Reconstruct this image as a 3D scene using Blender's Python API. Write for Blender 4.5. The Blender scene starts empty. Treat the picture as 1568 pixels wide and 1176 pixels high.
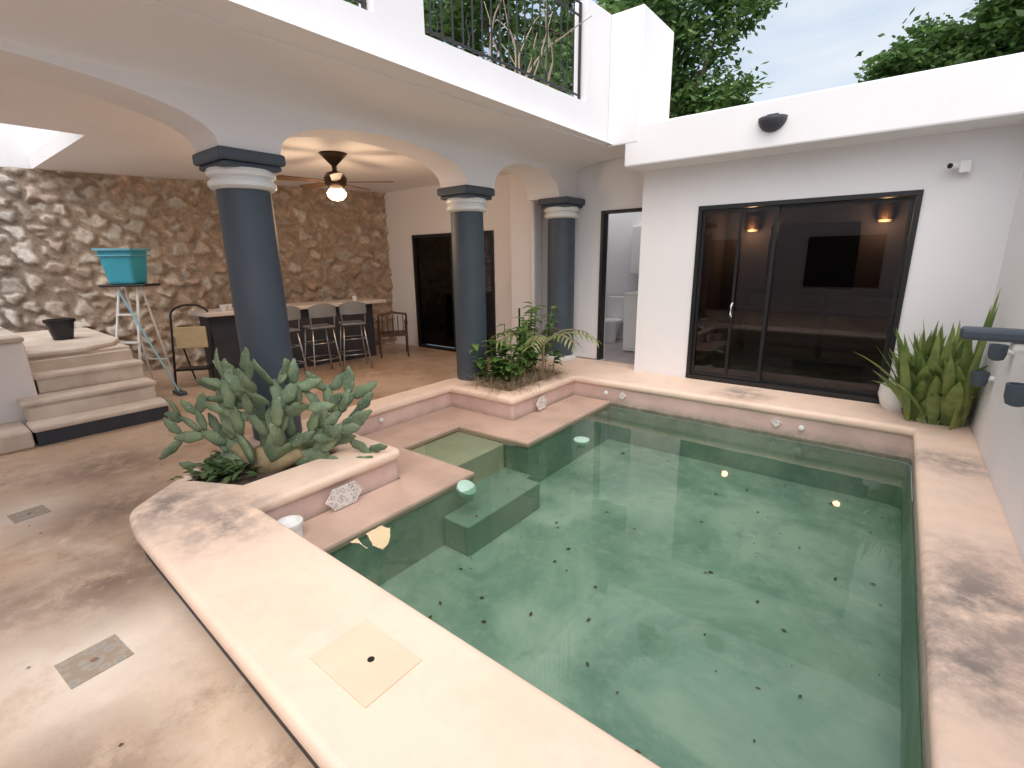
import bpy, math, random
import numpy as np
from mathutils import Vector, Matrix, noise
random.seed(7); np.random.seed(7)
D=bpy.data; scene=bpy.context.scene; col=scene.collection
scene.view_settings.view_transform='Standard'; scene.view_settings.look='None'; scene.view_settings.exposure=0

# ---------------- camera ----------------
cam=D.cameras.new("camera"); co=D.objects.new("camera",cam); col.objects.link(co); scene.camera=co
cam.sensor_width=36; cam.lens=36*740/1568; cam.clip_end=3000; cam.clip_start=0.02
a=math.radians(38.2); th=math.radians(14.5)
Hd=Vector((-math.sin(a),math.cos(a),0)); R0=Vector((math.cos(a),math.sin(a),0))
F=Hd*math.cos(th)+Vector((0,0,-math.sin(th))); U0=Hd*math.sin(th)+Vector((0,0,math.cos(th)))
R=(R0-0.0142*U0).normalized(); U=(U0+0.0142*R0).normalized()
m=Matrix((R,U,-F)).transposed().to_4x4(); m.translation=Vector((0,0,1.5)); co.matrix_world=m

# ---------------- materials ----------------
def nodes(name):
    mt=D.materials.new(name); mt.use_nodes=True; nt=mt.node_tree; b=nt.nodes["Principled BSDF"]
    return mt,nt,b
def N(nt,t,**k):
    n=nt.nodes.new(t)
    for kk,v in k.items(): setattr(n,kk,v)
    return n
def noisef(nt,pos,scale,detail=4,rough=.55,dist=0):
    n=N(nt,'ShaderNodeTexNoise'); n.inputs['Scale'].default_value=scale; n.inputs['Detail'].default_value=detail
    n.inputs['Roughness'].default_value=rough; n.inputs['Distortion'].default_value=dist
    nt.links.new(pos,n.inputs['Vector']); return n.outputs['Fac']
def ramp(nt,fac,stops):
    r=N(nt,'ShaderNodeValToRGB'); nt.links.new(fac,r.inputs[0]); e=r.color_ramp.elements
    while len(e)<len(stops): e.new(.5)
    for i,(p,c) in enumerate(stops):
        e[i].position=p; e[i].color=(c[0],c[1],c[2],1) if not isinstance(c,(int,float)) else (c,c,c,1)
    return r.outputs[0]
def mix(nt,fac,c1,c2,mode='MIX'):
    n=N(nt,'ShaderNodeMix',data_type='RGBA',blend_type=mode)
    if isinstance(fac,(int,float)): n.inputs[0].default_value=fac
    else: nt.links.new(fac,n.inputs[0])
    for i,c in ((6,c1),(7,c2)):
        if isinstance(c,tuple): n.inputs[i].default_value=(c[0],c[1],c[2],1)
        else: nt.links.new(c,n.inputs[i])
    return n.outputs[2]
def pos(nt): return N(nt,'ShaderNodeNewGeometry').outputs['Position']
def bump(nt,b,h,strength,dist=.02):
    n=N(nt,'ShaderNodeBump'); n.inputs['Strength'].default_value=strength; n.inputs['Distance'].default_value=dist
    nt.links.new(h,n.inputs['Height']); nt.links.new(n.outputs[0],b.inputs['Normal'])
def mat(name,c1,c2=None,scale=2.,rough=.6,bmp=.15,bs=60,metal=0,bd=.004,lo=.35,hi=.65):
    mt,nt,b=nodes(name); p=pos(nt)
    if c2 is None: c2=tuple(x*.85 for x in c1)
    f=noisef(nt,p,scale,3)
    nt.links.new(ramp(nt,f,[(lo,c1),(hi,c2)]),b.inputs['Base Color'])
    b.inputs['Roughness'].default_value=rough; b.inputs['Metallic'].default_value=metal
    if bmp: bump(nt,b,noisef(nt,p,bs,2),bmp,bd)
    return mt
def emis(name,c,s):
    mt,nt,b=nodes(name); b.inputs['Base Color'].default_value=(*c,1)
    b.inputs['Emission Color'].default_value=(*c,1); b.inputs['Emission Strength'].default_value=s; return mt
def spotmask(nt,p,nz,centre,rad):
    v=N(nt,'ShaderNodeVectorMath',operation='DISTANCE'); nt.links.new(p,v.inputs[0]); v.inputs[1].default_value=centre
    mr=N(nt,'ShaderNodeMapRange'); nt.links.new(v.outputs['Value'],mr.inputs[0])
    mr.inputs[1].default_value=0; mr.inputs[2].default_value=rad; mr.inputs[3].default_value=1; mr.inputs[4].default_value=0
    mm=N(nt,'ShaderNodeMath',operation='MULTIPLY'); nt.links.new(mr.outputs[0],mm.inputs[0])
    nt.links.new(nz,mm.inputs[1]); return mm.outputs[0]
def zmask(nt,p,z0,z1):
    s=N(nt,'ShaderNodeSeparateXYZ'); nt.links.new(p,s.inputs[0])
    mr=N(nt,'ShaderNodeMapRange'); nt.links.new(s.outputs[2],mr.inputs[0]); mr.inputs[1].default_value=z0; mr.inputs[2].default_value=z1
    mr.inputs[3].default_value=1; mr.inputs[4].default_value=0; return mr.outputs[0]

def white_plaster():
    mt,nt,b=nodes("white_plaster"); p=pos(nt)
    base=ramp(nt,noisef(nt,p,.9,5),[(.3,(.86,.84,.86)),(.7,(.81,.79,.81))])
    s=N(nt,'ShaderNodeMapping'); s.inputs['Scale'].default_value=(2.5,2.5,.25); nt.links.new(p,s.inputs[0])
    dirt=ramp(nt,noisef(nt,s.outputs[0],2,5,.7),[(.60,0.),(.9,.22)])
    c=mix(nt,dirt,base,(.64,.60,.57))
    nt.links.new(c,b.inputs['Base Color']); b.inputs['Roughness'].default_value=.8
    bump(nt,b,noisef(nt,p,12,4,.7),.12,.012); return mt
WHITE=white_plaster()
def coping_mat():
    mt,nt,b=nodes("peach_coping_stone"); p=pos(nt)
    c=ramp(nt,noisef(nt,p,1.3,5,.6),[(.3,(.80,.58,.455)),(.5,(.86,.65,.52)),(.7,(.79,.60,.50))])
    n2=noisef(nt,p,5,6,.7)
    c=mix(nt,ramp(nt,n2,[(.50,0.),(.76,.45)]),c,(.60,.48,.41))
    st=ramp(nt,n2,[(.34,0.),(.58,1.)])
    for ce,r_ in (((.50,2.75,0),.75),((.42,2.2,0),.40),((-2.95,1.0,0),.45),((-3.5,.85,0),.48),((.5,4.6,0),.38),((-1.2,5.7,0),.38),((-.3,.8,0),.3)):
        c=mix(nt,spotmask(nt,p,st,ce,r_),c,(.24,.195,.18))
    nt.links.new(c,b.inputs['Base Color']); b.inputs['Roughness'].default_value=.62
    bump(nt,b,noisef(nt,p,25,4,.7),.25,.008); return mt
COPING=coping_mat()
def floor_mat():
    mt,nt,b=nodes("stained_polished_concrete"); p=pos(nt)
    c=ramp(nt,noisef(nt,p,.8,7,.62,.6),[(.3,(.34,.22,.15)),(.43,(.49,.335,.235)),(.56,(.57,.42,.31)),(.72,(.64,.50,.39))])
    c=mix(nt,ramp(nt,noisef(nt,p,2.3,7,.68,.8),[(.52,0.),(.66,.75)]),c,(.68,.54,.43))
    n2=noisef(nt,p,3.4,7,.75)
    c=mix(nt,ramp(nt,n2,[(.54,0.),(.74,.8)]),c,(.25,.165,.115))
    st=ramp(nt,n2,[(.30,0.),(.50,1.)])
    c=mix(nt,spotmask(nt,p,st,(-2.57,.24,-.2),.70),c,(.76,.66,.57))
    c=mix(nt,spotmask(nt,p,st,(-4.61,.31,-.2),.5),c,(.70,.60,.51))
    for ce,r_ in (((-3.2,.45,-.2),.6),((-4.2,.7,-.2),.6),((-1.9,.0,-.2),.45),((-3.4,-.2,-.2),.5),((-5.2,.9,-.2),.6)):
        c=mix(nt,spotmask(nt,p,st,ce,r_),c,(.19,.125,.09))
    nt.links.new(c,b.inputs['Base Color']); 
    nt.links.new(ramp(nt,n2,[(.3,.28),(.7,.55)]),b.inputs['Roughness'])
    bump(nt,b,noisef(nt,p,9,4,.7),.12,.01); return mt
FLOOR=floor_mat()
def pink_mat():
    mt,nt,b=nodes("pink_pool_plaster"); p=pos(nt)
    c=ramp(nt,noisef(nt,p,3,4),[(.35,(.68,.49,.44)),(.65,(.56,.40,.36))])
    n2=ramp(nt,noisef(nt,p,6,5,.7),[(.35,.35),(.6,1.)])
    mm=N(nt,'ShaderNodeMath',operation='MULTIPLY'); nt.links.new(zmask(nt,p,-.30,-.20),mm.inputs[0]); nt.links.new(n2,mm.inputs[1])
    c=mix(nt,mm.outputs[0],c,(.27,.24,.19))
    nt.links.new(c,b.inputs['Base Color']); b.inputs['Roughness'].default_value=.6; bump(nt,b,noisef(nt,p,30,3),.3,.01); return mt
PINK=pink_mat()
LEDGE=mat("pink_pool_ledge_plaster",(.60,.42,.34),(.47,.33,.265),2.5,.4,.2,30,bd=.006)
NAVY=mat("dark_slate_blue_paint",(.064,.084,.110),(.055,.073,.098),3,.55,.15,40)
NAVYD=mat("dark_navy_plinth_paint",(.03,.038,.055),(.05,.05,.06),5,.6,.3,30)
BLACK=mat("black_aluminium",(.012,.012,.014),None,3,.35,0)
SOIL=mat("planter_soil",(.05,.035,.025),(.10,.07,.05),12,.95,1,40,bd=.02)
IRON=mat("wrought_iron",(.02,.02,.022),None,4,.5,.2)
STEEL=mat("brushed_steel",(.55,.55,.56),None,6,.3,0,metal=1)
WPAINT=mat("white_enamel",(.82,.82,.82),(.78,.78,.78),3,.35,0)
STEPS=mat("worn_cream_step_stone",(.74,.66,.58),(.58,.49,.42),3,.65,.4,25,bd=.008)
COUNTER=mat("cream_counter_stone",(.74,.68,.62),(.66,.60,.54),4,.35,0)
GREYPL=mat("grey_plastic",(.20,.21,.23),None,4,.5,0)
TURQ=mat("turquoise_plastic",(.03,.33,.48),(.05,.40,.54),3,.4,0)
WOOD=mat("dark_wood",(.10,.05,.028),(.06,.03,.018),8,.5,.2)
LWOOD=mat("light_plywood",(.62,.50,.30),(.54,.42,.25),8,.6,.1)
TERRA=mat("terracotta",(.35,.12,.07),None,6,.8,.2)
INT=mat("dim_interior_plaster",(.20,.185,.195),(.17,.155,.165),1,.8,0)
BATH=mat("pale_bathroom_plaster",(.70,.70,.73),(.66,.66,.69),1,.6,0)
def tile_mat(name,c1,c2,gr,size):
    mt,nt,b=nodes(name); p=pos(nt)
    br=N(nt,'ShaderNodeTexBrick'); br.offset=0; br.inputs['Scale'].default_value=1/size; br.inputs['Brick Width'].default_value=1; br.inputs['Row Height'].default_value=1
    br.inputs['Mortar Size'].default_value=.02
    br.inputs['Color1'].default_value=(*c1,1); br.inputs['Color2'].default_value=(*c2,1); br.inputs['Mortar'].default_value=(*gr,1)
    nt.links.new(p,br.inputs[0]); nt.links.new(br.outputs[0],b.inputs['Base Color']); b.inputs['Roughness'].default_value=.35; return mt
BTILE=tile_mat("grey_floor_tile",(.42,.37,.37),(.47,.41,.40),(.2,.18,.18),.3)
def voro_tile(name,sc,stops):
    mt,nt,b=nodes(name); p=pos(nt); v=N(nt,'ShaderNodeTexVoronoi'); v.inputs['Scale'].default_value=sc; nt.links.new(p,v.inputs[0])
    nt.links.new(ramp(nt,v.outputs[0],stops),b.inputs['Base Color']); b.inputs['Roughness'].default_value=.5; return mt
TALAV=voro_tile("painted_ceramic_tile",30,[(.28,(.76,.71,.68)),(.40,(.28,.27,.29)),(.50,(.76,.71,.68))])
DRAINT=voro_tile("worn_patterned_tile",22,[(.25,(.30,.28,.26)),(.45,(.38,.33,.28)),(.6,(.33,.26,.20))])
def glass_mat():
    mt=D.materials.new("tinted_window_glass"); mt.use_nodes=True; nt=mt.node_tree; nt.nodes.clear()
    o=N(nt,'ShaderNodeOutputMaterial'); t=N(nt,'ShaderNodeBsdfTransparent'); g=N(nt,'ShaderNodeBsdfGlossy'); f=N(nt,'ShaderNodeFresnel'); mx=N(nt,'ShaderNodeMixShader')
    t.inputs[0].default_value=(.50,.48,.50,1); g.inputs['Roughness'].default_value=.01; f.inputs[0].default_value=1.5
    g.inputs[0].default_value=(.9,.9,.9,1)
    nt.links.new(f.outputs[0],mx.inputs[0]); nt.links.new(t.outputs[0],mx.inputs[1]); nt.links.new(g.outputs[0],mx.inputs[2]); nt.links.new(mx.outputs[0],o.inputs[0]); return mt
GLASS=glass_mat()
def water_mat():
    mt=D.materials.new("pool_water_surface"); mt.use_nodes=True; nt=mt.node_tree; nt.nodes.clear()
    o=N(nt,'ShaderNodeOutputMaterial'); t=N(nt,'ShaderNodeBsdfTransparent'); g=N(nt,'ShaderNodeBsdfGlossy'); f=N(nt,'ShaderNodeFresnel'); mx=N(nt,'ShaderNodeMixShader')
    t.inputs[0].default_value=(.79,.90,.835,1); g.inputs['Roughness'].default_value=.015; f.inputs[0].default_value=1.48
    p=pos(nt); bn=N(nt,'ShaderNodeBump'); bn.inputs['Strength'].default_value=.045; bn.inputs['Distance'].default_value=.02
    nt.links.new(noisef(nt,p,3,2),bn.inputs['Height']); nt.links.new(bn.outputs[0],g.inputs['Normal'])
    nt.links.new(f.outputs[0],mx.inputs[0]); nt.links.new(t.outputs[0],mx.inputs[1]); nt.links.new(g.outputs[0],mx.inputs[2]); nt.links.new(mx.outputs[0],o.inputs[0]); return mt
WATER=water_mat()
def basin_mat():
    mt,nt,b=nodes("green_pool_basin"); p=pos(nt)
    c=ramp(nt,noisef(nt,p,.9,6,.62,.5),[(.36,(.18,.275,.22)),(.5,(.29,.38,.315)),(.60,(.42,.48,.41))])
    c=mix(nt,ramp(nt,noisef(nt,p,6,6,.75),[(.5,0.),(.72,.45)]),c,(.50,.53,.46))
    c=mix(nt,ramp(nt,noisef(nt,p,2.2,7,.8),[(.58,0.),(.68,.45)]),c,(.15,.225,.175))
    nt.links.new(c,b.inputs['Base Color']); b.inputs['Roughness'].default_value=.9; return mt
BASIN=basin_mat()
def leafmat(name,c1,c2,tr=.25,sc=3.):
    mt=D.materials.new(name); mt.use_nodes=True; nt=mt.node_tree; nt.nodes.clear(); p=pos(nt)
    c=ramp(nt,noisef(nt,p,sc,2),[(.35,c1),(.65,c2)])
    o=N(nt,'ShaderNodeOutputMaterial'); df=N(nt,'ShaderNodeBsdfDiffuse'); gl=N(nt,'ShaderNodeBsdfGlossy'); gl.inputs['Roughness'].default_value=.45; m0=N(nt,'ShaderNodeMixShader'); m0.inputs[0].default_value=.06
    tl=N(nt,'ShaderNodeBsdfTranslucent'); mx=N(nt,'ShaderNodeMixShader'); mx.inputs[0].default_value=tr
    nt.links.new(c,df.inputs[0]); nt.links.new(c,tl.inputs[0]); nt.links.new(df.outputs[0],m0.inputs[1]); nt.links.new(gl.outputs[0],m0.inputs[2])
    nt.links.new(m0.outputs[0],mx.inputs[1]); nt.links.new(tl.outputs[0],mx.inputs[2]); nt.links.new(mx.outputs[0],o.inputs[0]); return mt
FOL=leafmat("tree_foliage",(.05,.115,.03),(.15,.27,.07),.35,1.6)
FOL2=leafmat("tree_foliage_dark",(.04,.09,.025),(.09,.17,.05),.3,1.2)
def cactus_mat():
    mt,nt,b=nodes("cactus_green"); p=pos(nt)
    c=ramp(nt,noisef(nt,p,7,3),[(.35,(.095,.15,.095)),(.65,(.18,.24,.135))])
    v=N(nt,'ShaderNodeTexVoronoi'); v.inputs['Scale'].default_value=42; nt.links.new(p,v.inputs[0])
    c=mix(nt,ramp(nt,v.outputs[0],[(.10,1.),(.22,0.)]),c,(.40,.36,.22))
    nt.links.new(c,b.inputs['Base Color']); b.inputs['Roughness'].default_value=.6; bump(nt,b,v.outputs[0],.4,.006); return mt
CACT=cactus_mat()
PLANT=leafmat("planter_leaf_green",(.09,.19,.05),(.20,.33,.09),.3,6)
SWORD=leafmat("sword_leaf_green",(.13,.22,.06),(.33,.39,.13),.25,5)
DRY=leafmat("dry_grass",(.36,.27,.18),(.46,.34,.24),.2,9)
DEADLEAF=mat("dead_leaf",(.05,.035,.02),(.10,.06,.03),9,.8,0)
BARK=mat("bark",(.22,.17,.12),(.13,.10,.07),8,.9,.6,20,bd=.02)

# ---------------- mesh helper ----------------
class M:
    def __init__(s): s.v=[]; s.f=[]
    def add(s,v,f):
        n=len(s.v); s.v+= [tuple(x) for x in v]; s.f+=[tuple(i+n for i in q) for q in f]; return s
    def hexa(s,b,t):
        return s.add(list(b)+list(t),[(3,2,1,0),(4,5,6,7),(0,1,5,4),(1,2,6,5),(2,3,7,6),(3,0,4,7)])
    def box(s,x0,x1,y0,y1,z0,z1):
        return s.hexa([(x0,y0,z0),(x1,y0,z0),(x1,y1,z0),(x0,y1,z0)],[(x0,y0,z1),(x1,y0,z1),(x1,y1,z1),(x0,y1,z1)])
    def obox(s,mat4,x0,x1,y0,y1,z0,z1):
        n=len(s.v); s.box(x0,x1,y0,y1,z0,z1)
        for i in range(n,len(s.v)): s.v[i]=tuple(mat4@Vector(s.v[i]))
        return s
    def tube(s,pts,r,seg=8):
        pts=[Vector(p) for p in pts]; rs=r if isinstance(r,(list,tuple)) else [r]*len(pts); ring=[]
        up=Vector((0.13,0.07,1)).normalized()
        for i,p in enumerate(pts):
            d=(pts[min(i+1,len(pts)-1)]-pts[max(i-1,0)]).normalized()
            x=d.cross(up); 
            if x.length<.1: x=d.cross(Vector((1,0,0)))
            x.normalize(); y=d.cross(x)
            ring+= [p+ (x*math.cos(2*math.pi*k/seg)+y*math.sin(2*math.pi*k/seg))*rs[i] for k in range(seg)]
        f=[]
        for i in range(len(pts)-1):
            for k in range(seg): f.append((i*seg+k,i*seg+(k+1)%seg,(i+1)*seg+(k+1)%seg,(i+1)*seg+k))
        f.append(tuple(range(seg))); f.append(tuple((len(pts)-1)*seg+k for k in range(seg)))
        return s.add(ring,f)
    def lathe(s,c,prof,seg=24,mat4=None):
        v=[];f=[]
        for r,z in prof:
            for k in range(seg):
                q=Vector((r*math.cos(2*math.pi*k/seg),r*math.sin(2*math.pi*k/seg),z))
                if mat4: q=mat4@q
                v.append(q+Vector(c))
        for i in range(len(prof)-1):
            for k in range(seg): f.append((i*seg+k,i*seg+(k+1)%seg,(i+1)*seg+(k+1)%seg,(i+1)*seg+k))
        f.append(tuple(range(seg))[::-1]); f.append(tuple((len(prof)-1)*seg+k for k in range(seg)))
        return s.add(v,f)
    def prism(s,poly,z0,z1):
        n=len(poly); v=[(x,y,z0) for x,y in poly]+[(x,y,z1) for x,y in poly]
        f=[tuple(range(n))[::-1],tuple(range(n,2*n))]+[(i,(i+1)%n,n+(i+1)%n,n+i) for i in range(n)]
        return s.add(v,f)
    def obj(s,name,mt,parent=None,smooth=False,bevel=0,recalc=True):
        me=D.meshes.new(name); me.from_pydata(s.v,[],s.f); 
        if recalc:
            import bmesh; bm=bmesh.new(); bm.from_mesh(me); bmesh.ops.recalc_face_normals(bm,faces=bm.faces); bm.to_mesh(me); bm.free()
        me.materials.append(mt); o=D.objects.new(name,me); col.objects.link(o)
        if smooth:
            for p in me.polygons: p.use_smooth=True
            if smooth=='auto':
                try: me.set_sharp_from_angle(angle=math.radians(40))
                except Exception: pass
        if bevel:
            b=o.modifiers.new("b",'BEVEL'); b.width=bevel; b.segments=2; b.limit_method='ANGLE'
        if parent: o.parent=parent
        return o
def E(name):
    o=D.objects.new(name,None); o.empty_display_size=.1; col.objects.link(o); return o
def curve_slab(name,polys,ztop,thick,bev,mt,parent=None):
    cu=D.curves.new(name,'CURVE'); cu.dimensions='2D'; cu.fill_mode='BOTH'
    for p in polys:
        sp=cu.splines.new('POLY'); sp.points.add(len(p)-1); sp.use_cyclic_u=True
        for i,(x,y) in enumerate(p): sp.points[i].co=(x,y,0,1)
    cu.extrude=max(thick/2-bev,0.0005); cu.bevel_depth=bev; cu.bevel_resolution=3; cu.offset=-bev
    o=D.objects.new(name+"_c",cu); col.objects.link(o); bpy.context.view_layer.update()
    me=D.meshes.new_from_object(o.evaluated_get(bpy.context.evaluated_depsgraph_get())); D.objects.remove(o)
    me.name=name; me.materials.clear(); me.materials.append(mt)
    for v in me.vertices: v.co.z+=ztop-thick/2
    for p in me.polygons: p.use_smooth=True
    try: me.set_sharp_from_angle(angle=math.radians(35))
    except Exception: pass
    o=D.objects.new(name,me); col.objects.link(o)
    if parent: o.parent=parent
    return o
def roundc(poly,idx,r,n=5):
    out=[]
    for i,p in enumerate(poly):
        if i in idx:
            p=Vector(p); a=Vector(poly[i-1]); b=Vector(poly[(i+1)%len(poly)])
            s=p+(a-p).normalized()*r; e=p+(b-p).normalized()*r
            for k in range(n+1):
                t=k/n; q=s*(1-t)**2+p*2*t*(1-t)+e*t*t; out.append((q.x,q.y))
        else: out.append(tuple(p))
    return out

FZ=-.20
# ---------------- pool ----------------
pool=E("swimming_pool")
inner=[(-3.02,1.19),(.30,1.17),(.30,5.37),(-3.17,5.37),(-3.17,4.04),(-4.14,4.04),(-4.14,2.37),(-3.02,2.37)]
innr=roundc(inner,[2,4,7],.07)
outer=[(-3.35,.61),(.715,.48),(.715,6.115),(-2.665,6.115),(-2.665,6.495),(-4.45,6.495),(-4.45,1.72),(-3.80,.88),(-3.62,.66)]
outr=roundc(outer,[0,6,7,8],.08)
soil1=[(-3.42,1.28),(-3.42,2.05),(-4.05,2.05),(-4.05,1.72),(-4.26,1.62),(-3.88,1.12),(-3.78,1.10)]
soil2=[(-3.98,4.30),(-3.42,4.30),(-3.42,5.6),(-3.98,5.6)]
curve_slab("coping",[outr,innr,soil1,soil2],0,.09,.038,COPING,pool)
def strip(m_,poly,z0,z1,off=0):
    n=len(poly); P=[Vector(p) for p in poly]; Q=[]
    for i in range(n):
        d1=(P[i]-P[i-1]).normalized(); d2=(P[(i+1)%n]-P[i]).normalized()
        n1=Vector((d1.y,-d1.x)); n2=Vector((d2.y,-d2.x)); b=(n1+n2); b=b/max(b.dot(n1),.2)
        Q.append(P[i]+b*off)
    v=[(q.x,q.y,z0) for q in Q]+[(q.x,q.y,z1) for q in Q]
    m_.add(v,[(i,(i+1)%n,n+(i+1)%n,n+i) for i in range(n)])
FLZ=-.78
mm=M(); strip(mm,innr,-.34,-.05,.03); mm.obj("pool_upper_wall",PINK,pool,recalc=False)
mm=M(); strip(mm,innr,FLZ-.05,-.341,.028); mm.box(-4.3,.5,1.0,5.6,FLZ-.1,FLZ); mm.obj("basin",BASIN,pool,recalc=False)
mm=M(); strip(mm,outr,FZ-.05,-.06,-.035); mm.obj("outer_riser",NAVYD,pool,recalc=False)
mm=M(); mm.prism(soil1,-.2,-.06); mm.prism(soil2,-.2,-.05); 
mm.obj("planter_soil_bed",SOIL,pool)
ledge=[(-3.045,1.17),(-2.63,1.17),(-2.63,2.80),(-3.58,2.80),(-3.58,3.58),(-2.66,3.62),(-2.66,5.39),(-3.19,5.39),(-3.19,4.065),(-4.165,4.065),(-4.165,2.345),(-3.045,2.345)]
curve_slab("ledge",[ledge],-.262,.07,.012,LEDGE,pool)
mm=M(); strip(mm,ledge,FLZ,-.3,-.012); mm.obj("ledge_side",BASIN,pool,recalc=False)
LIGHTSTEP=mat("beige_pool_step",(.68,.59,.45),(.58,.51,.39),3,.8,0)
GSTEP=mat("green_pool_step",(.24,.32,.26),(.30,.38,.31),2,.8,0)
mm=M(); mm.box(-3.6,-2.95,2.79,3.60,FLZ+.01,-.335); mm.obj("entry_step",LIGHTSTEP,pool,bevel=.01)
mm=M(); mm.box(-2.64,-2.36,2.42,3.40,FLZ,-.52); mm.box(-2.955,-2.62,2.79,3.62,FLZ+.01,-.60); mm.obj("underwater_bench",GSTEP,pool,bevel=.01)
mm=M(); mm.add([(-4.05,1.15,-.29),(.32,1.15,-.29),(.32,5.39,-.29),(-4.05,5.39,-.29)],[(0,1,2,3)]); mm.obj("pool_water",WATER,recalc=False)
def rosette(name,c,ux,w,h,par):
    c=Vector(c); ux=Vector(ux).normalized(); nrm=ux.cross(Vector((0,0,1)))
    t=M(); pts=[(-.5,0),(-.38,.25),(-.3,.5),(.3,.5),(.38,.25),(.5,0),(.38,-.25),(.3,-.5),(-.3,-.5),(-.38,-.25)]; k=len(pts)
    Pp=[c+ux*x*w+Vector((0,0,z*h)) for x,z in pts]
    t.add(Pp+[q+nrm*.010 for q in Pp],[tuple(range(k)),tuple(range(k,2*k))]+[(i,(i+1)%k,k+(i+1)%k,k+i) for i in range(k)])
    t.obj(name,TALAV,par)
rosette("tile",(-2.988,1.78,-.17),(0,1,0),.31,.165,E("decorative_tile")); rosette("tile",(-3.138,4.55,-.165),(0,1,0),.22,.15,E("decorative_tile"))
mm=M()
for c in ((-2.72,5.39,-.16),(-.55,5.39,-.18)):
    mm.lathe(c,[(.026,0),(.026,.02),(.014,.025)],14,Matrix.Rotation(math.radians(90),3,'X'))
mm.lathe((-4.16,3.0,-.15),[(.024,0),(.024,.02),(.012,.025)],12,Matrix.Rotation(math.radians(90),3,'Y'))
mm.obj("pool_jet",WPAINT,pool,smooth='auto')
for cx in (-2.5,-.78):
    t=E("decorative_tile"); q=M(); q.obox(Matrix.Translation((cx,5.39,-.17))@Matrix.Rotation(math.radians(45),4,'Y'),-.035,.035,-.01,.01,-.035,.035)
    q.obj("tile",TALAV,t)
sk=E("pool_skimmer_canister"); mm=M(); mm.lathe((-2.93,1.33,-.262),[(.075,0),(.075,.08),(.085,.085),(.085,.11),(.065,.115),(.055,.09),(.0,.09)],24); mm.obj("body",WPAINT,sk,smooth='auto')
GRPL=mat("pale_green_plastic",(.42,.60,.52),None,3,.5,0)
def floater(x,y,tilt=0):
    e=E("chlorine_floater"); q=M(); q.lathe((x,y,-.300),[(.0,-.06),(.045,-.06),(.05,-.02),(.08,-.01),(.08,.02),(.045,.03),(0,.03)],20,Matrix.Rotation(tilt,3,'Y')); q.obj("body",GRPL,e,smooth='auto')
floater(-2.52,2.58,.5); floater(-2.3,4.05)
cov=E("skimmer_access_cover"); mm=M(); mt4=Matrix.Translation((-1.42,.86,0.0))
mm.obox(mt4,-.18,.18,-.13,.13,.001,.004); mm.obj("plate",mat("tan_cover_plaster",(.79,.605,.455),(.75,.565,.42),5,.6,.1),cov)
mm=M(); mm.lathe((-1.40,.87,.004),[(.014,0),(.014,.0015)],16); mm.obj("finger_hole",mat("hole_black",(.01,.01,.01),None,1,.9,0),cov)
db=M()
for i in range(110):
    x=random.uniform(-2.5,.25); y=random.uniform(1.3,5.3); an=random.uniform(0,6.3); s=random.uniform(.004,.014)
    if random.random()<.12: s*=2
    z=-.287 if random.random()<.45 else FLZ+.01
    if z<-.5: s*=1.7
    c,sn=math.cos(an)*s,math.sin(an)*s
    db.add([(x+c,y+sn,z),(x-sn*.5,y+c*.5,z+.004),(x-c,y-sn,z),(x+sn*.5,y-c*.5,z+.002)],[(0,1,2,3)])
for i in range(45):
    x=random.uniform(-6.5,-1); y=random.uniform(-.8,3.5); 
    if x>-4.4 and y>.45: continue
    an=random.uniform(0,6.3); s=random.uniform(.004,.012); c,sn=math.cos(an)*s,math.sin(an)*s; z=FZ+.004
    db.add([(x+c,y+sn,z),(x-sn*.5,y+c*.5,z+.004),(x-c,y-sn,z),(x+sn*.5,y-c*.5,z+.002)],[(0,1,2,3)])
db.obj("fallen_leaves",DEADLEAF,recalc=False)

# ---------------- ground ----------------
def ring_sheet(name,X0,X1,Y0,Y1,z,mt):
    a0,a1,b0,b1=-4.30,.60,.80,5.90
    q=M(); q.add([(X0,Y0,z),(X1,Y0,z),(X1,Y1,z),(X0,Y1,z),(a0,b0,z),(a1,b0,z),(a1,b1,z),(a0,b1,z)],[(0,1,5,4),(1,2,6,5),(2,3,7,6),(3,0,4,7)])
    return q.obj(name,mt,recalc=False)
ring_sheet("ground",-600,600,-600,600,FZ-.02,mat("ground_soil",(.12,.10,.06),(.07,.09,.04),.2,.95,0))
q=M(); X0,X1,Y0,Y1=-11,.72,-4.4,6.6; z=FZ
q.add([(X0,Y0,z),(X1,Y0,z),(X1,.70,z),(-3.3,.75,z),(-4.3,1.6,z),(-4.3,5.9,z),(-4.3,Y1,z),(X0,Y1,z)],[(0,1,2,3,4,5,6,7)])
q.obj("patio_floor",FLOOR,recalc=False)
RUST=mat("rusty_metal",(.25,.15,.09),None,9,.7,0)
def drain(x,y,s,rot):
    e=E("floor_drain_tile"); m4=Matrix.Translation((x,y,FZ))@Matrix.Rotation(rot,4,'Z')
    q=M(); q.obox(m4,-s,s,-s,s,.001,.003); q.obj("tile",DRAINT,e)
    q=M(); q.lathe((x,y,FZ+.003),[(s*.14,0),(s*.12,.002)],16); q.obj("grate",RUST,e)
drain(-2.57,.24,.11,.08); drain(-4.61,.31,.095,.1)

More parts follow.
